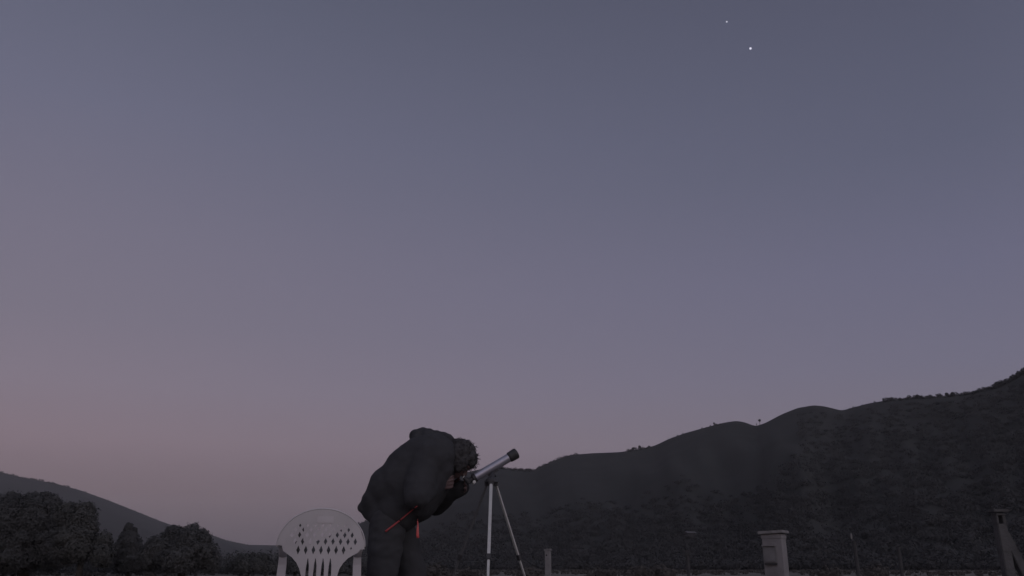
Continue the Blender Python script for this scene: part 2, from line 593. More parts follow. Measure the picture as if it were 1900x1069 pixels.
def ridge_tree(px, h_px, crown_px, label, cat='tree', name='ridge_tree', lift=0.7):
    a = ridge_px(hill_r, px)
    p = hill_r.point(a, 1.0) - Vector((0, 0, 0.25))
    k = hill_r.dist(a) / F_PX
    root = empty(name, p); tag(root, label, cat, 'single trees on the crest of the near hill')
    n = 420
    d = rng.normal(size=(n, 3)); d /= np.linalg.norm(d, axis=1)[:, None]
    rr = 0.4 + 0.6 * rng.random(n) ** 0.5
    q = d * rr[:, None] * crown_px * 0.5 * k * np.array([1, 1, 0.9])
    q[:, 2] += lift * h_px * k
    quads_mesh('crown', leaf_quads(q, np.full(n, crown_px * k * 0.22)), M['wood_far'], root)
    bm = bmesh.new()
    tube(bm, [(0, 0, -0.5), (0.05, 0, h_px * k * 0.4), (0, 0, h_px * k * 0.75)], [0.28, 0.22, 0.12], 6)
    obj('trunk', bm, M['bark'], root, smooth=True)


ridge_tree(1410, 10.5, 4.8, 'lone slender tree standing in the notch of the hill crest', lift=0.78)
ridge_tree(1404, 4.5, 2.2, 'tiny sapling just left of the lone slender tree')
ridge_tree(1187, 6.5, 5.2, 'round tree on the crest, right one of the pair above the slope')
ridge_tree(1175, 5.5, 5.6, 'squat tree on the crest, left one of the pair above the slope', lift=0.55)
ridge_tree(1757, 7.0, 5.6, 'small round tree on the right crest, left of its twin', lift=0.55)
ridge_tree(1768, 6.5, 6.0, 'small round tree on the right crest, right of its twin', lift=0.55)
ridge_tree(1325, 5.5, 3.6, 'small tree just before the low rounded summit')

# woodland over the lower slopes and the right-hand hill: one mass
NRM.clear()
cs, ss = [], []
for _ in range(7000):
    px = random.uniform(430, 2050)
    t = random.random() ** 1.3
    if px < 1500:
        t *= 0.42
        if random.random() < (t / 0.42) ** 2: continue
    a, _e = az_el(px, 950)
    p = hill_r.point(a, t)
    if p.z < 0: p.z = 0
    if t > 0.93: continue
    hg = random.uniform(1.8, 3.8)
    n = 56
    cs.append(small_crown(p - Vector((0, 0, 0.5)), hg, n, random.uniform(0.9, 1.4), 0.5)); ss.append(np.full(n, hg * 0.34))
o = quads_mesh('woodland', leaf_quads(np.concatenate(cs), np.concatenate(ss), np.concatenate(NRM)), M['wood_far'])
tag(o, 'dark wood covering the lower slopes of the near hill', None, None, 'stuff')

# dry grass and low shrubs of the field
NRM.clear()
cs, ss = [], []
for _ in range(2600):
    Y = random.uniform(64, 260)
    px = random.uniform(-60, 1960)
    p = at(px, HORIZON, Y); p.z = 0
    hg = random.uniform(0.10, 0.38)
    n = 14
    cs.append(small_crown(p, hg, n, 1.2, 0.45)); ss.append(np.full(n, 0.30))
for (px, Y, hgt, w) in [(808, 34, 0.75, 10), (820, 34, 0.65, 8), (985, 30, 0.75, 9), (1195, 38, 0.7, 16), (1215, 38, 0.8, 16), (1232, 40, 0.65, 12),
                        (1540, 40, 0.7, 14), (1620, 42, 0.75, 16), (1120, 44, 0.65, 18), (870, 40, 0.6, 12)]:
    for _ in range(26):
        p = at(px + random.gauss(0, w), HORIZON, Y + random.uniform(-2, 2)); p.z = 0
        n = 22
        cs.append(small_crown(p, hgt * random.uniform(0.5, 1.05), n, 0.45, 0.5)); ss.append(np.full(n, 0.16))
o = quads_mesh('dry_grass', leaf_quads(np.concatenate(cs), np.concatenate(ss), np.concatenate(NRM)), M['dry'])
tag(o, 'dry grass and low brown tufts across the field', None, None, 'stuff')


NRM.clear()
cs, ss = [], []
for _ in range(620):
    Y = random.uniform(72, 110); px = random.uniform(-260, 720)
    p = at(px, HORIZON, Y); p.z = 0
    hg = random.uniform(1.1, 2.3)
    n = 130
    cs.append(small_crown(p, hg, n, random.uniform(0.6, 0.9), 0.5)); ss.append(np.full(n, 0.24))
o = quads_mesh('undergrowth', leaf_quads(np.concatenate(cs), np.concatenate(ss), np.concatenate(NRM)), M['leaf'])
tag(o, 'low dark undergrowth behind and beneath the trees on the left', None, None, 'stuff')


# ------------------------------------------------------------------ posts and pillars in the field
def post_base(px, Y):
    p = at(px, HORIZON, Y); p.z = 0
    return p


def z_at(py, px, Y):
    return at(px, py, Y).z


# concrete post with a hole, right of the telescope
Yp = 13.5
b = post_base(1017, Yp)
root = empty('concrete_post', b, R(-24)); tag(root, 'square pale concrete fence post just right of the telescope tripod', 'post', 'fence posts in the field')
zt = z_at(1021, 1017, Yp)
bm = bmesh.new()
w = 0.078
bx(bm, (0, 0, (zt - 0.012) / 2 - 0.1), (w, w, zt - 0.012 + 0.2))
shaft = obj('shaft', bm, M['concrete'], root, bevel=0.006)
bm = bmesh.new(); bx(bm, (0, 0, zt + 0.004), (w * 1.25, w * 1.25, 0.028), Matrix.Rotation(R(-5), 3, 'Y')); obj('cap', bm, M['concrete'], root, bevel=0.004)
bm = bmesh.new(); tube(bm, [(-0.008, -w / 2 - 0.004, zt - 0.075), (-0.008, -w / 2 + 0.004, zt - 0.075)], 0.014, 12); obj('wire_hole', bm, M['blackp'], root)

# pillar with a flat cap and a small box
Yp = 13.0
b = post_base(1441, Yp)
root = empty('masonry_pillar', b, R(-32)); tag(root, 'pale plastered pillar with overhanging flat cap and small recessed box', 'pillar')
k = Yp / F_PX
zt = z_at(991, 1441, Yp)
wp = 0.282
bm = bmesh.new(); bx(bm, (0, 0, zt / 2 - 0.1), (wp, wp, zt + 0.2)); obj('shaft', bm, M['plaster'], root, bevel=0.008)
bm = bmesh.new(); bx(bm, (0, 0, zt - 0.045), (wp + 0.018, wp + 0.018, 0.05)); obj('moulding', bm, M['plaster'], root, bevel=0.006)
bm = bmesh.new(); bx(bm, (0, 0, zt + 0.022), (wp + 0.085, wp + 0.085, 0.042), Matrix.Rotation(R(-2.5), 3, 'Y')); obj('cap', bm, M['concrete'], root, bevel=0.006)
zb0, zb1 = z_at(1044, 1441, Yp), z_at(1014, 1441, Yp)
bm = bmesh.new(); bx(bm, (-0.040, -wp / 2 - 0.02, (zb0 + zb1) / 2), (0.175, 0.036, zb1 - zb0)); box_o = obj('meter_box', bm, M['plaster_dim'], root, bevel=0.004)
bm = bmesh.new(); bx(bm, (-0.040, -wp / 2 - 0.04, (zb0 + zb1) / 2), (0.142, 0.008, zb1 - zb0 - 0.04)); obj('door', bm, M['plaster_dim'], box_o, bevel=0.002)
bm = bmesh.new(); bx(bm, (-0.040, -wp / 2 - 0.033, zb1 + 0.006), (0.19, 0.066, 0.016)); obj('lintel', bm, M['plaster'], root, bevel=0.003)
bm = bmesh.new(); bx(bm, (-0.03, -wp / 2 - 0.025, zb0 - 0.02), (0.18, 0.045, 0.022)); obj('ledge', bm, M['blackp'], root, bevel=0.003)

# braced gate post at the right edge
Yp = 10.5
p0, p1 = at(1851, 950, Yp), at(1855, 1069, Yp)
b = Vector((p0.x + 0.0, Yp, 0))
root = empty('gate_post', b); tag(root, 'tall weathered grey gate post with slot and slanting brace', 'post')
zt = p0.z
bm = bmesh.new()
ww, tt = 0.115, 0.11
zs0, zs1 = z_at(972, 1850, Yp), z_at(957, 1850, Yp)
bx(bm, (0, 0, zs0 / 2 - 0.1), (ww, tt, zs0 + 0.2))
obj('shaft', bm, M['gatewood'], root, bevel=0.008)
bm = bmesh.new()
bx(bm, (-ww / 2 + 0.014, 0, (zs0 + zs1) / 2), (0.028, tt - 0.006, zs1 - zs0 + 0.01)); bx(bm, (ww / 2 - 0.02, 0, (zs0 + zs1) / 2), (0.04, tt - 0.006, zs1 - zs0 + 0.01))
bx(bm, (0, 0, (zs1 + zt) / 2 - 0.01), (ww, tt, zt - zs1 - 0.02))
obj('slotted_head', bm, M['gatewood'], root, bevel=0.005)
bm = bmesh.new(); bx(bm, (0.005, 0, zt + 0.012), (0.19, 0.16, 0.035)); obj('cap', bm, M['gatewood'], root, bevel=0.006)
bm = bmesh.new(); bar(bm, (0.025, -0.006, zt - 0.25), (0.35, -0.02, -0.05), 0.095, 0.092, Vector((0, 1, 0))); obj('brace', bm, M['gatewood'], root, bevel=0.008)

# slimmer posts further off
for (px, py, Y, w, label) in [
        (1277, 1026, 19, 0.075, 'thin grey fence post midway between concrete post and pillar'),
        (1672, 1015, 20, 0.085, 'faint grey fence post right of the pillar'),
        (1591, 1004, 19, 0.085, 'dim fence post carrying a small pale insulator'),
        (786, 1053, 15, 0.028, 'thin pale stake at the knees of the bending person')]:
    b = post_base(px, Y)
    root = empty('fence_post', b, R(random.uniform(-20, 20))); tag(root, label, 'post', 'fence posts in the field')
    zt = z_at(py, px, Y)
    m = M['greypost'] if w > 0.05 else M['concrete']
    bm = bmesh.new(); tube(bm, [(0, 0, -0.1), (0.004, 0, zt * 0.5), (0, 0, zt)], [w / 2, w * 0.48, w * 0.46], 8); obj('shaft', bm, m, root)
    if px == 1277:
        bm = bmesh.new(); bx(bm, (0, 0, zt + 0.0), (w * 1.3, w * 1.3, 0.10)); obj('head', bm, m, root, bevel=0.01)
    if px == 1591:
        q = at(1579.5, 995, Y) - b
        rz = -root.rotation_euler.z
        q = Matrix.Rotation(rz, 3, 'Z') @ q
        bm = bmesh.new(); tube(bm, [q + Vector((0, 0, -0.065)), q + Vector((0, 0, -0.02)), q + Vector((0, 0, 0.03)), q + Vector((0, 0, 0.065))], [0.012, 0.022, 0.022, 0.01], 10)
        ins = obj('insulator', bm, M['concrete'], root)
        bm = bmesh.new(); tube(bm, [(0, 0, q.z - 0.05), q + Vector((0, 0, -0.05))], 0.009, 6); obj('bracket', bm, M['greypost'], root)

# two far sheds at the foot of the hill
for (px, py, Y, w, label) in [(1281, 993, 250, 2.9, 'small pale roofed shed at the foot of the hill, the wider of two'),
                              (1236, 995, 255, 1.3, 'tiny pale roofed hut at the foot of the hill, left of the wider shed')]:
    a, e = az_el(px, py + 6)
    t = 0.0
    for q in range(400):
        hp_ = hill_r.point(a, q / 400)
        if (hp_.z - CAM_H) / math.hypot(hp_.x, hp_.y) >= e: t = q / 400; break
    b = hill_r.point(a, t); b.z -= 0.3
    w *= math.hypot(b.x, b.y) / 250 ; g = w * 0.55 + 0.3
    root = empty('shed', b, R(15)); tag(root, label, 'shed', 'sheds at the foot of the hill')
    bm = bmesh.new(); bx(bm, (0, 0, (g - 0.4) / 2), (w * 0.85, w * 0.8, g - 0.4)); obj('wall', bm, M['wall_dark'], root)
    bm = bmesh.new()
    v = [bm.verts.new(c) for c in [(-w / 2, -w / 2, g - 0.5), (w / 2, -w / 2, g - 0.5), (w / 2, w / 2, g - 0.5), (-w / 2, w / 2, g - 0.5), (-w / 2, 0, g + 0.35), (w / 2, 0, g + 0.35)]]
    for f in [(0, 1, 5, 4), (2, 3, 4, 5), (0, 4, 3), (1, 2, 5), (0, 3, 2, 1)]: bm.faces.new([v[i] for i in f])
    obj('roof', bm, M['roof'], root)

# ------------------------------------------------------------------ plastic chair, seen from behind
YC = 4.6
cd = ray(597, 1000); fwd = Vector((cd.x, cd.y, 0)).normalized()
cb = at(597, 1000, YC); cb.z = 0
chair = empty('garden_chair', cb, math.atan2(fwd.y, fwd.x) - PI / 2)
tag(chair, 'white plastic garden chair with round pierced back, turned away', 'chair')
zc = (at(597, 1000, YC) - Vector((0, 0, CAM_H))).length * math.cos(math.atan((1000 - CY) / F_PX)) * 1.0
ku = zc / F_PX


def uz(px, py):
    return ((px - 597) * ku, at(597, py, YC).z)


ZTOP = uz(597, 943)[1]


def back_y(u, z):
    return (z - ZTOP) * -0.16 + 1.1 * u * u + 0.0


out = []
for k in range(41):                                            # round upper edge
    a = PI - PI * k / 40 + 0.0
    out.append((597 + 78.6 * math.cos(a), 1014 + (3 if math.cos(a) > 0.9 else 0) - 68.6 * math.sin(a)))
out += [(677, 1018), (668, 1019), (664, 1025), (655, 1030), (646, 1036), (638, 1045), (632, 1056), (629, 1069), (628, 1090), (630, 1112)]
out += [(564, 1112), (566, 1090), (565, 1069), (561, 1056), (555, 1044), (546, 1034), (537, 1027), (530, 1022), (527, 1012), (517, 1011)]
outline = [uz(*p) for p in out[::-1]]
holes = []


def diamond(x, y, w, h):
    return [uz(x - w, y), uz(x, y + h), uz(x + w, y), uz(x, y - h)]


for (y, hh, x0, n, w) in [(1020.5, 8.5, 556.5, 8, 3.3), (1004.5, 6.6, 550, 9, 3.2), (992.3, 5.6, 543.5, 9, 3.0), (982.5, 4.4, 550, 8, 2.5), (975, 3.4, 557, 7, 2.1)]:
    for i in range(n):
        x = x0 + 13.5 * i
        if y > 1015 and i == 7:
            holes.append(diamond(x, 1017, 1.6, 3)); continue
        holes.append(diamond(x, y, w, hh))
for x in (575, 588.5, 602, 615):
    holes.append([uz(x - 3.0, 1078), uz(x, 1084), uz(x + 3.0, 1078), uz(x + 2.6, 1050), uz(x + 0.4, 1036), uz(x - 0.6, 1036), uz(x - 2.2, 1050)])


def inside(p, poly):
    c = False
    for i in range(len(poly)):
        a, b2 = poly[i], poly[i - 1]
        if (a[1] > p[1]) != (b2[1] > p[1]) and p[0] < (b2[0] - a[0]) * (p[1] - a[1]) / (b2[1] - a[1]) + a[0]: c = not c
    return c


pts2, edges = [], []
for loop in [outline] + holes:
    s0 = len(pts2); pts2 += [Vector(p) for p in loop]
    edges += [(s0 + i, s0 + (i + 1) % len(loop)) for i in range(len(loop))]
gx = np.arange(-0.235, 0.236, 0.011); gz = np.arange(uz(0, 1112)[1], ZTOP, 0.011)
for x in gx:
    for z in gz:
        if inside((x, z), outline) and not any(inside((x, z), h) for h in holes): pts2.append(Vector((float(x), float(z))))
vo, eo, fo, *_ = delaunay_2d_cdt(pts2, edges, [], 0, 1e-5)
bm = bmesh.new()
T = 0.0035
fr = [bm.verts.new((v.x, back_y(v.x, v.y) - T / 2, v.y)) for v in vo]
bk = [bm.verts.new((v.x, back_y(v.x, v.y) + T / 2, v.y)) for v in vo]
cnt = {}
for f in fo:
    c = (sum(vo[i].x for i in f) / 3, sum(vo[i].y for i in f) / 3)
    if not inside(c, outline) or any(inside(c, h) for h in holes): continue
    bm.faces.new([fr[i] for i in f]); bm.faces.new([bk[i] for i in f[::-1]])
    for i in range(3):
        e = (f[i], f[(i + 1) % 3]); cnt[e] = cnt.get(e, 0) + 1
for (i, j) in list(cnt):
    if (j, i) not in cnt: bm.faces.new((fr[j], fr[i], bk[i], bk[j]))
for v in [v for v in bm.verts if not v.link_faces]: bm.verts.remove(v)
back = obj('backrest', bm, M['plastic'], chair)
# rolled rim round the top, turned away from the camera
rim = []
for k in range(61):
    a = PI - PI * k / 60
    u, z = uz(597 + 79.0 * math.cos(a), 1013 - 69 * math.sin(a))
    rim.append(Vector((u, back_y(u, z) + 0.009, z)))
bm = bmesh.new(); tube(bm, rim, 0.0056, 8, sx_=0.9, sy_=2.0, up=Vector((0, 1, 0))); obj('rim', bm, M['plastic'], chair, smooth=True)
# moulded name plate area (blank, raised)
pa, pb = uz(587, 970), uz(616, 958)
bm = bmesh.new()
N = 8
for i in range(N + 1):
    u = pa[0] + (pb[0] - pa[0]) * i / N
    ins_ = 0.006 if i in (0, N) else 0
    for z in (pa[1] + 0.0, pb[1]):
        bm.verts.new((u, back_y(u, z) - T / 2 - 0.0022, z))
bm.verts.ensure_lookup_table()
for i in range(N): bm.faces.new([bm.verts[2 * i], bm.verts[2 * i + 2], bm.verts[2 * i + 3], bm.verts[2 * i + 1]])
r_ = bmesh.ops.extrude_face_region(bm, geom=bm.faces[:])
for v in [g for g in r_['geom'] if isinstance(g, bmesh.types.BMVert)]: v.co.y += 0.002
obj('moulded_plate', bm, M['plate'], chair)
# arms, legs, seat
z_arm = uz(597, 1013)[1]
for s in (-1, 1):
    yb = back_y(0.225, z_arm)
    za = z_arm + 0.014
    path = [(s * 0.207, yb + 0.006, za - 0.004), (s * 0.214, yb + 0.10, za + 0.004), (s * 0.217, yb + 0.22, za + 0.002), (s * 0.214, yb + 0.29, za - 0.008),
            (s * 0.211, yb + 0.335, za - 0.026), (s * 0.209, yb + 0.362, za - 0.062)]
    bm = bmesh.new(); tube(bm, path, [0.022, 0.026, 0.028, 0.027, 0.025, 0.022], 12, sx_=0.95, sy_=0.32); obj('armrest', bm, M['plastic'], chair, smooth=True)
    bm = bmesh.new()
    prof = [(0.209, yb + 0.360, za - 0.058, 0.042), (0.210, yb + 0.372, 0.54, 0.046), (0.216, yb + 0.378, 0.40, 0.050), (0.240, yb + 0.398, 0.0, 0.042)]
    rings = []
    for (u_, y_, z_, w_) in prof:
        rings.append([bm.verts.new((s * u_ + dx * w_ / 2, y_ + dy_, z_)) for dx, dy_ in ((-1, 0.030), (-1, 0), (1, 0), (1, 0.030), (0.78, 0.030), (0.78, 0.005), (-0.78, 0.005), (-0.78, 0.030))])
    for a_, b_ in zip(rings, rings[1:]):
        for q in range(8): bm.faces.new((a_[q], a_[(q + 1) % 8], b_[(q + 1) % 8], b_[q]))
    for rg in (rings[0], rings[-1]):
        bm.faces.new((rg[0], rg[1], rg[6], rg[7])); bm.faces.new((rg[1], rg[2], rg[5], rg[6])); bm.faces.new((rg[2], rg[3], rg[4], rg[5]))
    obj('leg', bm, M['plastic'], chair)
    bm = bmesh.new()
    tube(bm, [(s * 0.16, 0.07, 0.43), (s * 0.19, 0.02, 0.22), (s * 0.215, -0.06, 0.0)], [0.032, 0.028, 0.022], 4, up=Vector((0, 1, 0)))
    obj('leg', bm, M['plastic'], chair, bevel=0.004)
bm = bmesh.new()
n_ = 10
g = {}
for i in range(n_ + 1):
    for j in range(n_ + 1):
        v = j / n_; u = (i / n_ - 0.5) * 2
        w2 = 0.17 + 0.055 * v
        g[i, j] = bm.verts.new((u * w2, 0.055 + 0.40 * v, 0.425 + 0.012 * u * u - 0.018 * math.sin(v * PI) - (0.02 * (v - 0.8) / 0.2 if v > 0.8 else 0)))
for i in range(n_):
    for j in range(n_): bm.faces.new((g[i, j], g[i + 1, j], g[i + 1, j + 1], g[i, j + 1]))
r_ = bmesh.ops.extrude_face_region(bm, geom=bm.faces[:])
for v in [q for q in r_['geom'] if isinstance(q, bmesh.types.BMVert)]: v.co.z -= 0.03
obj('seat', bm, M['plastic'], chair, smooth=False)

# ------------------------------------------------------------------ telescope on its tripod
YT = 5.27
rear, front = at(881, 886.5, YT), at(955, 843, YT + 0.03)
ax = (front - rear).normalized()
mid = rear.lerp(front, 0.42)
head = at(912, 891, YT - 0.07)
tel = empty('telescope', (head.x, head.y, 0)); tag(tel, 'small silver refractor telescope on a pale metal tripod', 'telescope')
inv = Vector((-head.x, -head.y, 0))
L = lambda p: Vector(p) + inv
TR = 0.0270
bm = bmesh.new(); tube(bm, [L(rear), L(front - ax * 0.045)], TR, 32); obj('optical_tube', bm, M['silver'], tel, smooth=False, bevel=0)
bm = bmesh.new()
dsf = front + ax * 0.018
tube(bm, [L(front - ax * 0.044), L(front - ax * 0.036), L(dsf - ax * 0.012), L(dsf - ax * 0.003), L(dsf)], [TR * 1.04, TR * 1.2, TR * 1.27, TR * 1.20, TR * 1.0], 32)
obj('dew_shield', bm, M['blackp'], tel)
bm = bmesh.new(); tube(bm, [L(dsf - ax * 0.001), L(dsf + ax * 0.002)], [TR * 0.95, TR * 0.8], 32); obj('lens', bm, M['glass'], tel)
bm = bmesh.new()
tube(bm, [L(rear + ax * 0.006), L(rear - ax * 0.012), L(rear - ax * 0.016), L(rear - ax * 0.04)], [TR * 1.06, TR * 1.06, TR * 0.62, TR * 0.58], 24)
foc = obj('focuser', bm, M['blackp'], tel)
side = ax.cross(Vector((0, 0, 1))).normalized()
fup = side.cross(ax).normalized()
kn = rear - ax * 0.020 - fup * 0.022
for s in (-1, 1):
    bm = bmesh.new(); tube(bm, [L(kn + side * s * 0.012), L(kn + side * s * 0.030), L(kn + side * s * 0.032), L(kn + side * s * 0.042)], [0.004, 0.004, 0.010, 0.010], 16)
    obj('focus_knob', bm, M['alu'], foc)
dg0 = rear - ax * 0.045
epdir = (fup * 0.93 - ax * 0.37).normalized()
bm = bmesh.new(); tube(bm, [L(dg0 + ax * 0.016), L(dg0 - ax * 0.006)], 0.0165, 16); tube(bm, [L(dg0 - fup * 0.014), L(dg0 + epdir * 0.012)], 0.0162, 16)
obj('star_diagonal', bm, M['blackp'], tel)
ep0 = dg0 + epdir * 0.012
bm = bmesh.new(); tube(bm, [L(ep0), L(ep0 + epdir * 0.006), L(ep0 + epdir * 0.007), L(ep0 + epdir * 0.026)], [0.0155, 0.0155, 0.013, 0.011], 20)
obj('eyepiece', bm, M['blackp'], tel)
bm = bmesh.new(); tube(bm, [L(ep0 + epdir * 0.0265), L(ep0 + epdir * 0.031)], 0.0118, 20); obj('chrome_ring', bm, M['alu'], tel)
EYE_POINT = ep0 + epdir * 0.045
# mount: cradle, yoke and hub
cr = rear.lerp(front, 0.40)
bm = bmesh.new()
bar(bm, L(cr - ax * 0.035 - fup * (TR + 0.004)), L(cr + ax * 0.035 - fup * (TR + 0.004)), 0.03, 0.010, fup)
tube(bm, [L(cr - fup * (TR + 0.002)), L(Vector((head.x, head.y, head.z + 0.012)))], [0.013, 0.016], 12)
obj('cradle', bm, M['blackp'], tel)
bm = bmesh.new()
tube(bm, [L((head.x, head.y, head.z + 0.022)), L((head.x, head.y, head.z + 0.004)), L((head.x, head.y, head.z - 0.012)), L((head.x, head.y, head.z - 0.03))], [0.018, 0.034, 0.040, 0.026], 16)
for k in range(3):
    a = R(-92 + 120 * k)
    bx(bm, L((head.x + 0.026 * math.cos(a), head.y + 0.026 * math.sin(a), head.z - 0.018)), (0.030, 0.030, 0.03), Matrix.Rotation(a, 3, 'Z'))
obj('mount_head', bm, M['blackp'], tel)
bm = bmesh.new(); tube(bm, [L(cr - fup * (TR + 0.012)), L(cr - fup * (TR + 0.03) - side * 0.0), L(cr - fup * 0.05 + side * -0.05 + ax * 0.01)], [0.006, 0.006, 0.006], 8); obj('lock_screw', bm, M['blackp'], tel)
LEG_A = (R(-92), R(41), R(150))
for k in range(3):
    a = LEG_A[k]
    rd = Vector((math.cos(a), math.sin(a), 0))
    top_ = L(Vector((head.x, head.y, head.z - 0.022)) + rd * 0.034)
    foot_ = rd * 0.47 + Vector((0, 0, 0.012))
    j = top_.lerp(foot_, (top_.z - 0.583) / (top_.z))
    tang = Vector((-rd.y, rd.x, 0))
    bm = bmesh.new(); bar(bm, top_, j, 0.010, 0.0185, tang); am = M['alu_shaded'] if k == 2 else M['alu']; lg = obj('leg', bm, am, tel, bevel=0.002)
    dj = (foot_ - j).normalized()
    bm = bmesh.new(); bar(bm, j - dj * 0.012, j + dj * 0.022, 0.018, 0.026, tang); obj('clamp', bm, M['blackp'], lg, bevel=0.002)
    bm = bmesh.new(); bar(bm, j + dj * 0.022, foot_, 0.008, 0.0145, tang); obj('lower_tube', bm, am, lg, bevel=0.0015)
    bm = bmesh.new(); tube(bm, [foot_ - dj * 0.02, foot_ + Vector((0, 0, -0.012))], [0.013, 0.015], 10); obj('rubber_foot', bm, M['blackp'], lg)

# ------------------------------------------------------------------ the person bending to the eyepiece
YP = 5.30
A = lambda px, py, dy=0.0: at(px, py, YP) + Vector((0, dy, 0))
pxm = 0.00335                                          # metres per photograph pixel at the person
pb0 = A(720, 1000); pb0.z = 0
person = empty('person', pb0)
tag(person, 'person in black hooded jacket with red trim bending over the eyepiece', 'person')
pi = Vector((-pb0.x, -pb0.y, 0))


def PL(px, py, dy=0.0): return A(px, py, dy) + pi


hc = PL(851, 855, 0.032) ; hc.y = EYE_POINT.y + pi.y + 0.032
fdir = Vector((0.62, 0.0, -0.785)).normalized()
udir = Vector((0.785, 0.0, 0.62)).normalized()
hrot = Matrix((fdir, Vector((0, 1, 0)), udir)).transposed()      # local x = face, z = crown
H = lambda x, y, z: hc + hrot @ Vector((x, y, z))
bm = bmesh.new()
# head
ball(bm, H(-0.008, 0, 0.022), 0.09, (1.05, 0.84, 1.0), hrot)
ball(bm, H(0.018, 0, -0.035), 0.07, (0.95, 0.86, 1.05), hrot)
ball(bm, H(0.052, 0, -0.088), 0.026, (1, 1.1, 0.9), hrot)           # chin
for s in (-1, 1):
    ball(bm, H(0.052, s * 0.036, -0.018), 0.026, (0.8, 1, 1), hrot)   # cheekbone
    ball(bm, H(0.072, s * 0.032, 0.024), 0.022, (0.6, 1.1, 0.5), hrot)  # brow
    ball(bm, H(0.066, s * 0.031, 0.004), 0.0135, (0.8, 1.1, 0.9), hrot)  # lids
    ball(bm, H(-0.008, s * 0.078, -0.004), 0.030, (0.6, 0.28, 1), hrot)  # ear
tube(bm, [H(0.074, 0, 0.012), H(0.094, 0, -0.026)], [0.009, 0.013], 12)
ball(bm, H(0.092, 0, -0.030), 0.0135, (0.9, 1.15, 0.8), hrot)
ball(bm, H(0.078, 0, -0.058), 0.019, (0.6, 1.25, 0.35), hrot)
ball(bm, H(0.075, 0, -0.067), 0.018, (0.6, 1.15, 0.4), hrot)
# neck, trunk
neck0, neck1 = PL(806, 862), H(-0.035, 0, -0.06)
limb(bm, [neck0, neck1], [0.062, 0.055])
limb(bm, [PL(724, 956), PL(754, 915), PL(790, 866)], [0.11, 0.11, 0.115])
limb(bm, [PL(724, 960, -0.08), PL(724, 960, 0.08)], [0.10, 0.10])
limb(bm, [PL(786, 862, -0.15), PL(786, 862, 0.15)], [0.075, 0.075])
# arms: (shoulder, elbow, wrist)
kn_near, kn_far = kn - side * 0.045 + pi, kn + side * 0.045 + pi
if kn_near.y > kn_far.y: kn_near, kn_far = kn_far, kn_near
ARM = {-1: [PL(792, 864, -0.19), PL(783, 930, -0.30), PL(808, 903, -0.14)],
       1: [PL(792, 864, 0.19), PL(800, 930, 0.27), PL(836, 911, 0.10)]}
CHEEK = PL(850, 896, -0.085)


def hand(bm, wrist, target, s):
    """palm and five unequal bent fingers reaching for the knob at target"""
    d = (target - wrist); Lh = d.length
    d.normalize()
    lat = Vector((0, 0, 1)).cross(d).normalized()          # across the palm
    upn = d.cross(lat).normalized()
    # palm turned on its edge: knuckles stacked partly upward
    ac = (lat * 0.25 * s + upn * 0.97).normalized()
    nrm = d.cross(ac).normalized()
    if nrm.y * s > 0: nrm = -nrm                           # palm side faces the telescope
    palm_l = 0.088
    k0 = wrist + d * palm_l
    for q in range(4):
        o = (q - 1.5) * 0.0195
        limb(bm, [wrist + ac * o * 0.55, k0 + ac * o + d * (0.004 if q in (1, 2) else -0.004)], [0.0155, 0.0115])
    for q, fl in enumerate((0.062, 0.074, 0.080, 0.072)):  # little ... index
        o = (q - 1.5) * 0.0205
        p0 = k0 + ac * o
        p1 = p0 + (d * 0.93 + nrm * 0.25).normalized() * fl * 0.45
        p2 = p1 + (d * 0.55 + nrm * 0.75).normalized() * fl * 0.32
        p3 = p2 + (d * 0.1 + nrm * 0.95).normalized() * fl * 0.25
        limb(bm, [p0, p1, p2, p3], [0.0102, 0.0092, 0.0084, 0.0074])
    t0 = wrist + d * 0.022 + ac * 0.020 + nrm * 0.004
    t1 = t0 + (d * 0.6 + ac * 0.45 + nrm * 0.5).normalized() * 0.042
    t2 = t1 + (d * 0.85 + nrm * 0.45).normalized() * 0.032
    t3 = t2 + (d * 0.9 + nrm * 0.2 - ac * 0.2).normalized() * 0.024
    limb(bm, [t0, t1, t2, t3], [0.0155, 0.0125, 0.0108, 0.0088])


for s in (-1, 1):
    sh, el_, wr = ARM[s]
    limb(bm, [sh, el_, wr], [0.052, 0.042, 0.027])
    hand(bm, wr, CHEEK if s < 0 else kn_far, s)
# legs: near leg back, far leg forward
LEGS = {-1: [PL(724, 966, -0.10), Vector((-0.01, -0.11, 0.45)), Vector((-0.085, -0.11, 0.09))],
        1: [PL(728, 966, 0.10), Vector((0.150, 0.10, 0.46)), Vector((0.10, 0.10, 0.09))]}
for s in (-1, 1):
    hp, kne, an = LEGS[s]
    limb(bm, [hp, kne, an], [0.085, 0.055, 0.036])
    limb(bm, [an, an + Vector((0.02, 0, -0.035)), an + Vector((0.14, 0, -0.06))], [0.034, 0.032, 0.022])
body = fuse('body', bm, M['skin'], person, 0.0048, 3)

# eyes
for s in (-1, 1):
    bm = bmesh.new(); ball(bm, H(0.0700, s * 0.031, 0.004), 0.0105, sub=2); obj('eye', bm, M['eye'], person, smooth=True)

# trousers
bm = bmesh.new()
limb(bm, [PL(724, 968, -0.07), PL(724, 968, 0.07)], [0.118, 0.118])
for s in (-1, 1):
    hp, kne, an = LEGS[s]
    limb(bm, [hp, hp.lerp(kne, 0.5), kne, kne.lerp(an, 0.5), an + Vector((0, 0, 0.0))], [0.112, 0.104, 0.088, 0.080, 0.070])
tr_w = lambda c: 0.007 * noise.noise((c.x * 9, c.y * 9, c.z * 16)) + 0.005 * noise.noise((c.x * 20, c.y * 20, c.z * 34))
fuse('trousers', bm, M['denim'], person, 0.010, 6, tr_w)

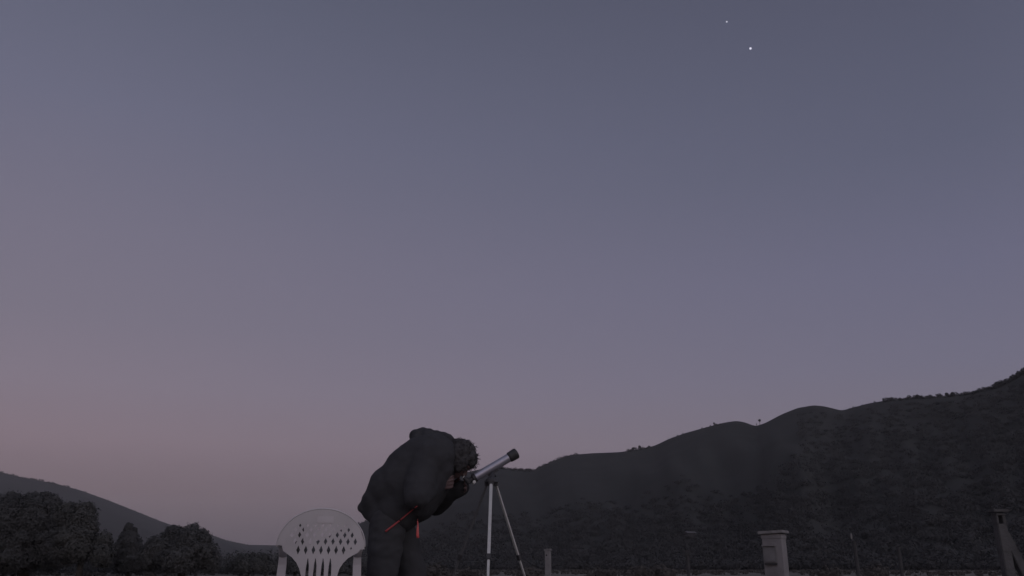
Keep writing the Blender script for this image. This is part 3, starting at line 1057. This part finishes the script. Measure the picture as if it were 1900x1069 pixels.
# shoes
for s in (-1, 1):
    an = LEGS[s][2]
    bm = bmesh.new()
    ball(bm, Vector((an.x - 0.005, an.y, 0.050)), 0.048, (1.1, 0.85, 1.0)); ball(bm, Vector((an.x + 0.08, an.y, 0.042)), 0.045, (1.7, 0.95, 0.8))
    ball(bm, Vector((an.x + 0.15, an.y, 0.034)), 0.042, (1.3, 1.02, 0.72))
    sh_ = fuse('shoe', bm, M['shoe'], person, 0.008, 4)
    bm = bmesh.new(); tube(bm, [(an.x - 0.055, an.y, 0.012), (an.x - 0.03, an.y, 0.012), (an.x + 0.07, an.y, 0.012), (an.x + 0.16, an.y, 0.012), (an.x + 0.205, an.y, 0.014)], [0.025, 0.040, 0.044, 0.044, 0.022], 12, sy_=1.0, sx_=1.0)
    for v in bm.verts: v.co.z = max(0.0, min(0.022, v.co.z))
    obj('sole', bm, M['blackp'], sh_)

# jacket
bm = bmesh.new()
MJ = 0.00331
CH = [(675, 943, 8), (702, 931, 27), (728, 909, 43), (753, 900, 53), (767, 877, 52), (785, 857, 46), (806, 848, 43)]
FR = [(700, 951, 19), (716, 955, 30), (740, 945, 42), (764, 918, 52), (786, 890, 50), (806, 868, 40)]
for dy in (-0.085, 0, 0.085):
    k2 = 1.0 if dy == 0 else 0.95
    for chn in (CH, FR):
        limb(bm, [PL(x, y, dy) for x, y, r in chn], [(r + 1.5) * MJ * k2 for x, y, r in chn], sub=3)
    limb(bm, [PL(674, 944, dy), PL(685, 962, dy)], [0.022, 0.020])
limb(bm, [PL(800, 856, -0.15), PL(800, 856, 0.15)], [0.120, 0.120])
for s in (-1, 1):
    sh, el_, wr = ARM[s]
    wr2 = el_.lerp(wr, 0.93)
    limb(bm, [sh + Vector((0, -s * 0.02, 0)), sh.lerp(el_, 0.5), el_, el_.lerp(wr, 0.5), wr2], [0.100, 0.090, 0.078, 0.066, 0.052])
    if s > 0:
        hd = (kn_far - wr).normalized()
        limb(bm, [wr2, wr + hd * 0.085], [0.052, 0.048])
# collar round the neck
limb(bm, [PL(815, 850), PL(834, 866)], [0.105, 0.080])


def jw(c):
    q = c * 1.0
    a = noise.noise((q.x * 8, q.y * 6, q.z * 8))
    b_ = 1 - abs(noise.noise((q.x * 13 + 3, q.y * 9, q.z * 13)))
    return 0.005 * a + 0.007 * (b_ - 0.7) + 0.002 * noise.noise((q.x * 40, q.y * 40, q.z * 40))


jacket = fuse('jacket', bm, M['cloth'], person, 0.009, 16, jw)

# hood bunched behind the neck
bm = bmesh.new()
for (px, py, r, dy) in [(772, 809, 12, 0), (784, 807, 13.5, 0), (796, 809, 13.5, 0.0), (808, 812, 13, 0.0), (820, 815, 13, 0.0), (829, 819, 13, 0),
                        (837, 828, 13.5, 0.0), (843, 838, 17, 0.0), (847, 833, 11, 0.0), (776, 812, 12, -0.07), (776, 812, 12, 0.07), (796, 816, 14, -0.08), (796, 816, 14, 0.08),
                        (816, 824, 15, -0.08), (816, 824, 15, 0.08), (830, 836, 16, -0.08), (830, 836, 16, 0.08)]:
    ball(bm, PL(px, py, dy), (r + 1) * MJ)
limb(bm, [PL(790, 840, -0.14), PL(776, 818, -0.08)], [0.04, 0.042]); limb(bm, [PL(790, 840, 0.14), PL(776, 818, 0.08)], [0.04, 0.042])
limb(bm, [PL(786, 826), PL(815, 832), PL(838, 845)], [0.055, 0.06, 0.06])
fuse('hood', bm, M['cloth'], jacket, 0.008, 4, jw)

# hair: curly mass and loose curls
bm = bmesh.new()
ball(bm, H(-0.022, 0, 0.030), 0.101, (1.02, 0.96, 1.0), hrot)
ball(bm, H(0.010, 0, 0.060), 0.075, (1.0, 1.0, 0.8), hrot)
ball(bm, H(-0.05, 0, -0.03), 0.080, (0.9, 1.0, 1.1), hrot)
for s in (-1, 1):
    ball(bm, H(-0.015, s * 0.078, -0.02), 0.038, (1.2, 0.6, 1.9), hrot)
    ball(bm, H(-0.03, s * 0.07, -0.075), 0.035, (1.2, 0.7, 1.3), hrot)
    ball(bm, H(0.035, s * 0.050, 0.062), 0.034, (1.0, 1.0, 0.8), hrot)
    ball(bm, H(0.066, s * 0.045, 0.050), 0.024, (1.0, 1.0, 1.0), hrot)
    ball(bm, H(0.030, s * 0.080, 0.010), 0.030, (1.3, 0.6, 1.6), hrot)
    ball(bm, H(0.050, s * 0.074, -0.020), 0.020, (1.1, 0.6, 1.8), hrot)
hw = lambda c: 0.010 * noise.noise(c * 26) + 0.006 * noise.noise(c * 60)
hair = fuse('hair', bm, M['hair'], person, 0.006, 2, hw)
vv = [v for v in hair.data.vertices]
bm = bmesh.new()
for i in range(520):
    v = random.choice(vv)
    n0 = v.normal.normalized()
    t1 = n0.orthogonal().normalized(); t1.rotate(Matrix.Rotation(random.uniform(0, 2 * PI), 3, n0)); t2 = n0.cross(t1)
    r1 = random.uniform(0.004, 0.008); ln = random.uniform(0.008, 0.026)
    tr = (n0 * 0.6 + t1 * 0.5 + Vector((0, 0, -0.35))).normalized()
    pts_ = []
    for q in range(9):
        a = q / 8 * 2 * PI * 1.3
        pts_.append(v.co - n0 * 0.004 + tr * ln * q / 8 + (t2 * math.cos(a) + n0 * math.sin(a)) * r1 * (q / 8 + 0.15))
    tube(bm, pts_, [0.0016] * 8 + [0.0007], 3)
obj('curls', bm, M['hair'], hair)

# red trim, laid on the jacket by casting rays at it
trousers = [c for c in person.children if c.name.startswith('trousers')][0]
_v, _f = [], []
for o_ in (jacket, trousers):
    k0 = len(_v); _v += [v.co + pb0 for v in o_.data.vertices]; _f += [[i + k0 for i in p.vertices] for p in o_.data.polygons]
bvh = BVHTree.FromPolygons(_v, _f)


def on_jacket(px, py, off=0.003):
    d = ray(px, py).normalized()
    hit = bvh.ray_cast(Vector((0, 0, CAM_H)), d)
    if hit[0] is None: return None
    return hit[0] - d * off


def trim(name, pix, w0, w1, m, parent):
    raw = [on_jacket(*p) for p in pix]
    good = [p for p in raw if p is not None]
    if len(good) < 2: return
    base_y = good[-1].y
    pts_ = [(p if p is not None else at(q[0], q[1], base_y)) + pi for p, q in zip(raw, pix)]
    n = len(pts_)
    bm = bmesh.new()
    tube(bm, pts_, [w0 + (w1 - w0) * i / (n - 1) for i in range(n)], 8)
    obj(name, bm, m, parent, smooth=True)


trim('piping', [(715 + 26 * i / 8, 986.5 - 20 * i / 8) for i in range(9)], 0.0058, 0.0050, M['red'], jacket)
trim('piping', [(743 + 31 * i / 8, 965 - 26 * i / 8) for i in range(9)], 0.0046, 0.0024, M['red'], jacket)

# loose end of the red trimmed front edge, hanging straight down
q0, q1 = PL(779.5, 966, -0.16), PL(781, 1000, -0.165)
bm = bmesh.new()
pts_ = [q0.lerp(q1, i / 6) + Vector((0.002 * math.sin(i), 0, 0)) for i in range(7)]
tube(bm, pts_, [0.002, 0.0035, 0.005, 0.0065, 0.0078, 0.0085, 0.0085], 8, sy_=0.5); obj('zip_end', bm, M['redb'], jacket, smooth=True)
bm = bmesh.new(); tube(bm, [PL(776, 945, -0.14), PL(779, 958, -0.16), q0 + Vector((0, 0, -0.01))], [0.012, 0.008, 0.005], 8); obj('zip_tape', bm, M['cloth'], jacket, smooth=True)

# ------------------------------------------------------------------ the two bright planets
for (px, py, rpx, e, label) in [(1392.5, 90, 1.9, 0.95, 'brighter white point of light high in the dusk sky'),
                                (1348.5, 40.5, 1.3, 0.75, 'fainter point of light above and left of the bright one')]:
    D = 20000.0
    p = Vector((0, 0, CAM_H)) + ray(px, py).normalized() * D
    bm = bmesh.new(); bmesh.ops.create_icosphere(bm, subdivisions=3, radius=rpx * D / F_PX)
    m = bpy.data.materials.new('planet_light'); m.use_nodes = True
    nt = m.node_tree; nt.nodes.clear()
    em = nt.nodes.new('ShaderNodeEmission'); em.inputs[0].default_value = (0.86, 0.84, 1.0, 1); em.inputs[1].default_value = e
    ou = nt.nodes.new('ShaderNodeOutputMaterial'); nt.links.new(em.outputs[0], ou.inputs[0])
    o = obj('planet', bm, m); o.location = p
    tag(o, label, 'planet')

# ------------------------------------------------------------------ haze in the valley air
bm = bmesh.new()
bx(bm, (0, 0, 300), (16000, 16000, 604))
m = bpy.data.materials.new('haze'); m.use_nodes = True
nt = m.node_tree; nt.nodes.clear()
pv = nt.nodes.new('ShaderNodeVolumePrincipled')
pv.inputs['Color'].default_value = (0.95, 0.93, 0.95, 1)
pv.inputs['Density'].default_value = 0.000062
ou = nt.nodes.new('ShaderNodeOutputMaterial'); nt.links.new(pv.outputs[0], ou.inputs['Volume'])
hz = obj('haze', bm, m); tag(hz, 'thin blue dusk haze filling the valley', None, None, 'stuff')
